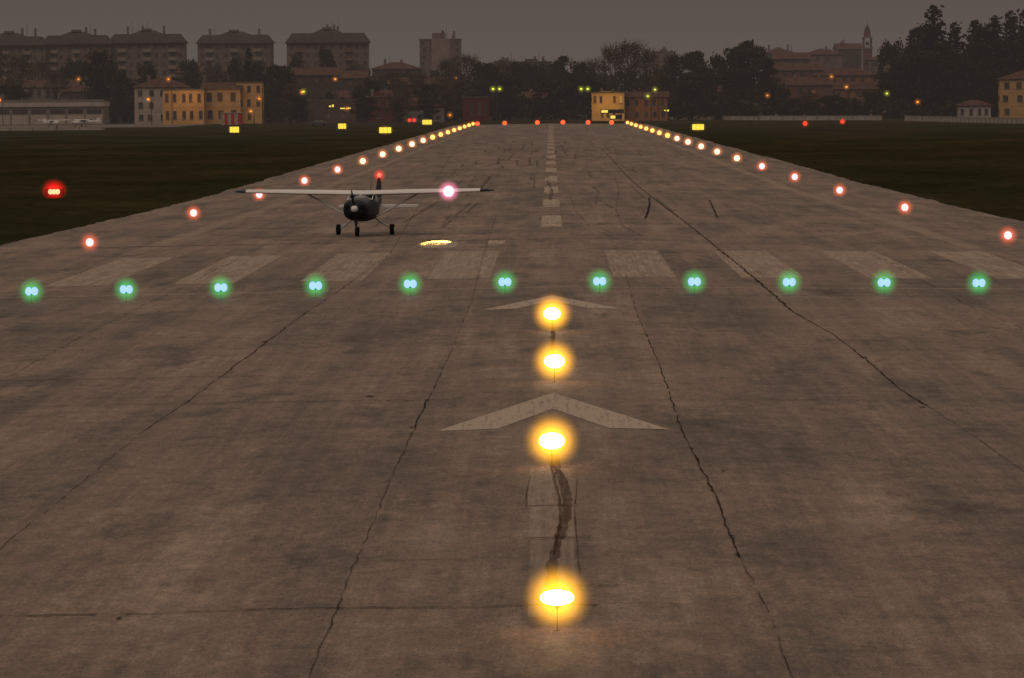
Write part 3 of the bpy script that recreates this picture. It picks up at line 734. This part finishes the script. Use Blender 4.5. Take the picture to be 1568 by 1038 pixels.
for a in [(150,76,1500,62,'broad'),(178,92,1495,46,'broad'),(25,84,1560,60,'bare'),(85,108,1540,50,'bare'),(225,98,1560,50,'broad'),(380,70,1530,48,'conifer'),(366,84,1540,40,'broad'),(400,92,1540,44,'broad'),
          (458,80,1620,34,'broad'),(500,74,1640,36,'broad'),(430,100,1500,60,'broad'),(545,98,1620,50,'bare'),(560,120,1500,50,'broad'),(600,110,1560,56,'bare'),(640,112,1540,50,'bare'),(685,92,1560,60,'bare'),(715,84,1600,70,'bare'),
          (745,96,1540,60,'broad'),(775,92,1640,60,'bare'),(800,96,1600,60,'broad'),(830,96,1600,50,'broad'),(856,82,1620,66,'cedar'),(880,92,1560,60,'broad'),(905,92,1600,60,'bare'),(940,70,1560,70,'bare'),(968,64,1540,84,'bare'),(990,76,1560,60,'bare'),
          (1035,84,1540,60,'broad'),(1062,74,1530,60,'cedar'),(1090,82,1520,60,'broad'),(1128,66,1500,66,'cedar'),(1150,58,1490,84,'cedar'),(1172,84,1480,60,'cedar'),(1120,105,1460,70,'broad'),(1060,112,1460,70,'broad'),(1015,112,1480,50,'bare'),
          (1370,60,1500,60,'broad'),(1398,42,1480,74,'conifer'),(1430,2,1470,112,'conifer'),(1410,34,1475,66,'cedar'),(1462,30,1480,90,'conifer'),(1492,26,1470,84,'conifer'),(1508,38,1475,70,'broad'),(1524,20,1470,84,'conifer'),(1548,12,1480,96,'conifer'),(1570,8,1470,90,'conifer'),(1596,20,1480,80,'cedar'),
          (1360,110,1460,70,'broad'),(1420,80,1450,90,'broad'),(1470,90,1450,80,'broad'),(1520,90,1450,80,'broad'),(1385,90,1455,80,'cedar'),(1545,60,1450,70,'broad'),(1450,60,1460,80,'cedar'),(1500,60,1462,80,'cedar'),
          (655,128,1500,60,'broad'),(700,122,1480,70,'bare'),(850,120,1490,80,'broad'),(1240,140,1470,50,'bare'),(1215,150,1460,40,'broad'),(1330,140,1460,40,'broad'),(210,130,1520,50,'broad'),(445,128,1480,50,'bare'),(20,130,1500,60,'broad'),(-15,70,1540,60,'bare'),(780,118,1500,80,'broad'),(910,115,1480,60,'broad'),(1195,128,1500,40,'broad'),(1290,150,1450,40,'bare'),
          (455,148,1462,46,'broad'),(560,150,1455,50,'broad'),(610,146,1455,60,'bare'),(655,150,1450,50,'broad'),(430,150,1455,40,'bare'),(1270,146,1450,50,'broad'),(1310,150,1445,40,'bare'),(325,98,1640,50,'bare'),(290,92,1650,50,'broad'),(60,92,1640,60,'bare'),(110,88,1650,50,'broad')]:
    tree(*a)
m=MB()
def mass(u0,u1,vt0,vt1,Y,n,dpt=30):
    for _ in range(n):
        u=R.uniform(u0,u1); f=(u-u0)/(u1-u0); x,z=at(u,vt0+(vt1-vt0)*f+5*math.sin(u*.11)+4*math.sin(u*.31),Y)
        zz=max(0.2,z)*R.random()**.7; leaf(m,Vector((x,Y+R.uniform(0,dpt),zz)),R.uniform(.4,1.0),LV,(.55,.38,.07))
mass(-60,420,128,120,1600,5200); mass(400,900,118,112,1650,7200); mass(900,1200,112,118,1640,4200); mass(1180,1620,138,120,1560,3600)
mass(400,900,150,150,1480,4200,12); mass(900,1620,158,158,1440,4200,10); mass(150,420,160,158,1500,1500,10); mass(-200,0,110,110,1700,1200); mass(1600,1900,60,60,1560,2500)
m.obj('distant_tree_line')

# thin evening haze hanging over the far end of the airfield (uniform air volume)
hz,nt,o=newmat('evening_haze_air'); N=nt.nodes.new
ab=N('ShaderNodeVolumeAbsorption'); ab.inputs['Color'].default_value=(0,0,0,1); ab.inputs['Density'].default_value=2.2e-4
em=N('ShaderNodeEmission'); em.inputs[0].default_value=(.112,.089,.079,1); em.inputs[1].default_value=2.2e-4
ad=N('ShaderNodeAddShader'); nt.links.new(ab.outputs[0],ad.inputs[0]); nt.links.new(em.outputs[0],ad.inputs[1]); nt.links.new(ad.outputs[0],o.inputs['Volume'])
hb=MB(); hb.box(-900,900,620,2700,-1.5,140,hz); hb.obj('evening_haze')

# ------------------------------------------------------------ sky and sun
w=bpy.data.worlds.new('World'); sc.world=w; w.use_nodes=True; nt=w.node_tree; nt.nodes.clear(); N=nt.nodes.new; L=nt.links.new
o=N('ShaderNodeOutputWorld'); bg=N('ShaderNodeBackground'); t=N('ShaderNodeTexCoord'); sp=N('ShaderNodeSeparateXYZ'); r=N('ShaderNodeValToRGB')
L(t.outputs['Generated'],sp.inputs[0]); L(sp.outputs['Z'],r.inputs[0])
E=r.color_ramp.elements; E[0].position=0; E[0].color=(.122,.099,.087,1); E[1].position=1; E[1].color=(.76,.62,.50,1)
for p_,c_ in ((.012,(.110,.089,.080)),(.028,(.080,.066,.061)),(.12,(.19,.155,.13)),(.5,(.52,.425,.345))):
    q=E.new(p_); q.color=c_+(1,)
sky=N('ShaderNodeTexSky'); sky.sky_type='NISHITA'; sky.sun_disc=False; sky.sun_elevation=math.radians(38); sky.sun_rotation=math.radians(200); sky.dust_density=5
sk=N('ShaderNodeVectorMath'); sk.operation='SCALE'; sk.inputs['Scale'].default_value=.005; L(sky.outputs[0],sk.inputs[0])
ad=N('ShaderNodeVectorMath'); ad.operation='ADD'; L(r.outputs[0],ad.inputs[0]); L(sk.outputs[0],ad.inputs[1])
L(ad.outputs[0],bg.inputs[0]); bg.inputs[1].default_value=1.0; L(bg.outputs[0],o.inputs[0])
S=bpy.data.lights.new('sun','SUN'); S.energy=.5; S.angle=math.radians(25); S.color=(1,.83,.68)
so=bpy.data.objects.new('sun',S); sc.collection.objects.link(so)
az=math.radians(200); el=math.radians(38)
d=Vector((math.sin(az)*math.cos(el),math.cos(az)*math.cos(el),math.sin(el)))
so.rotation_euler=d.to_track_quat('Z','Y').to_euler()
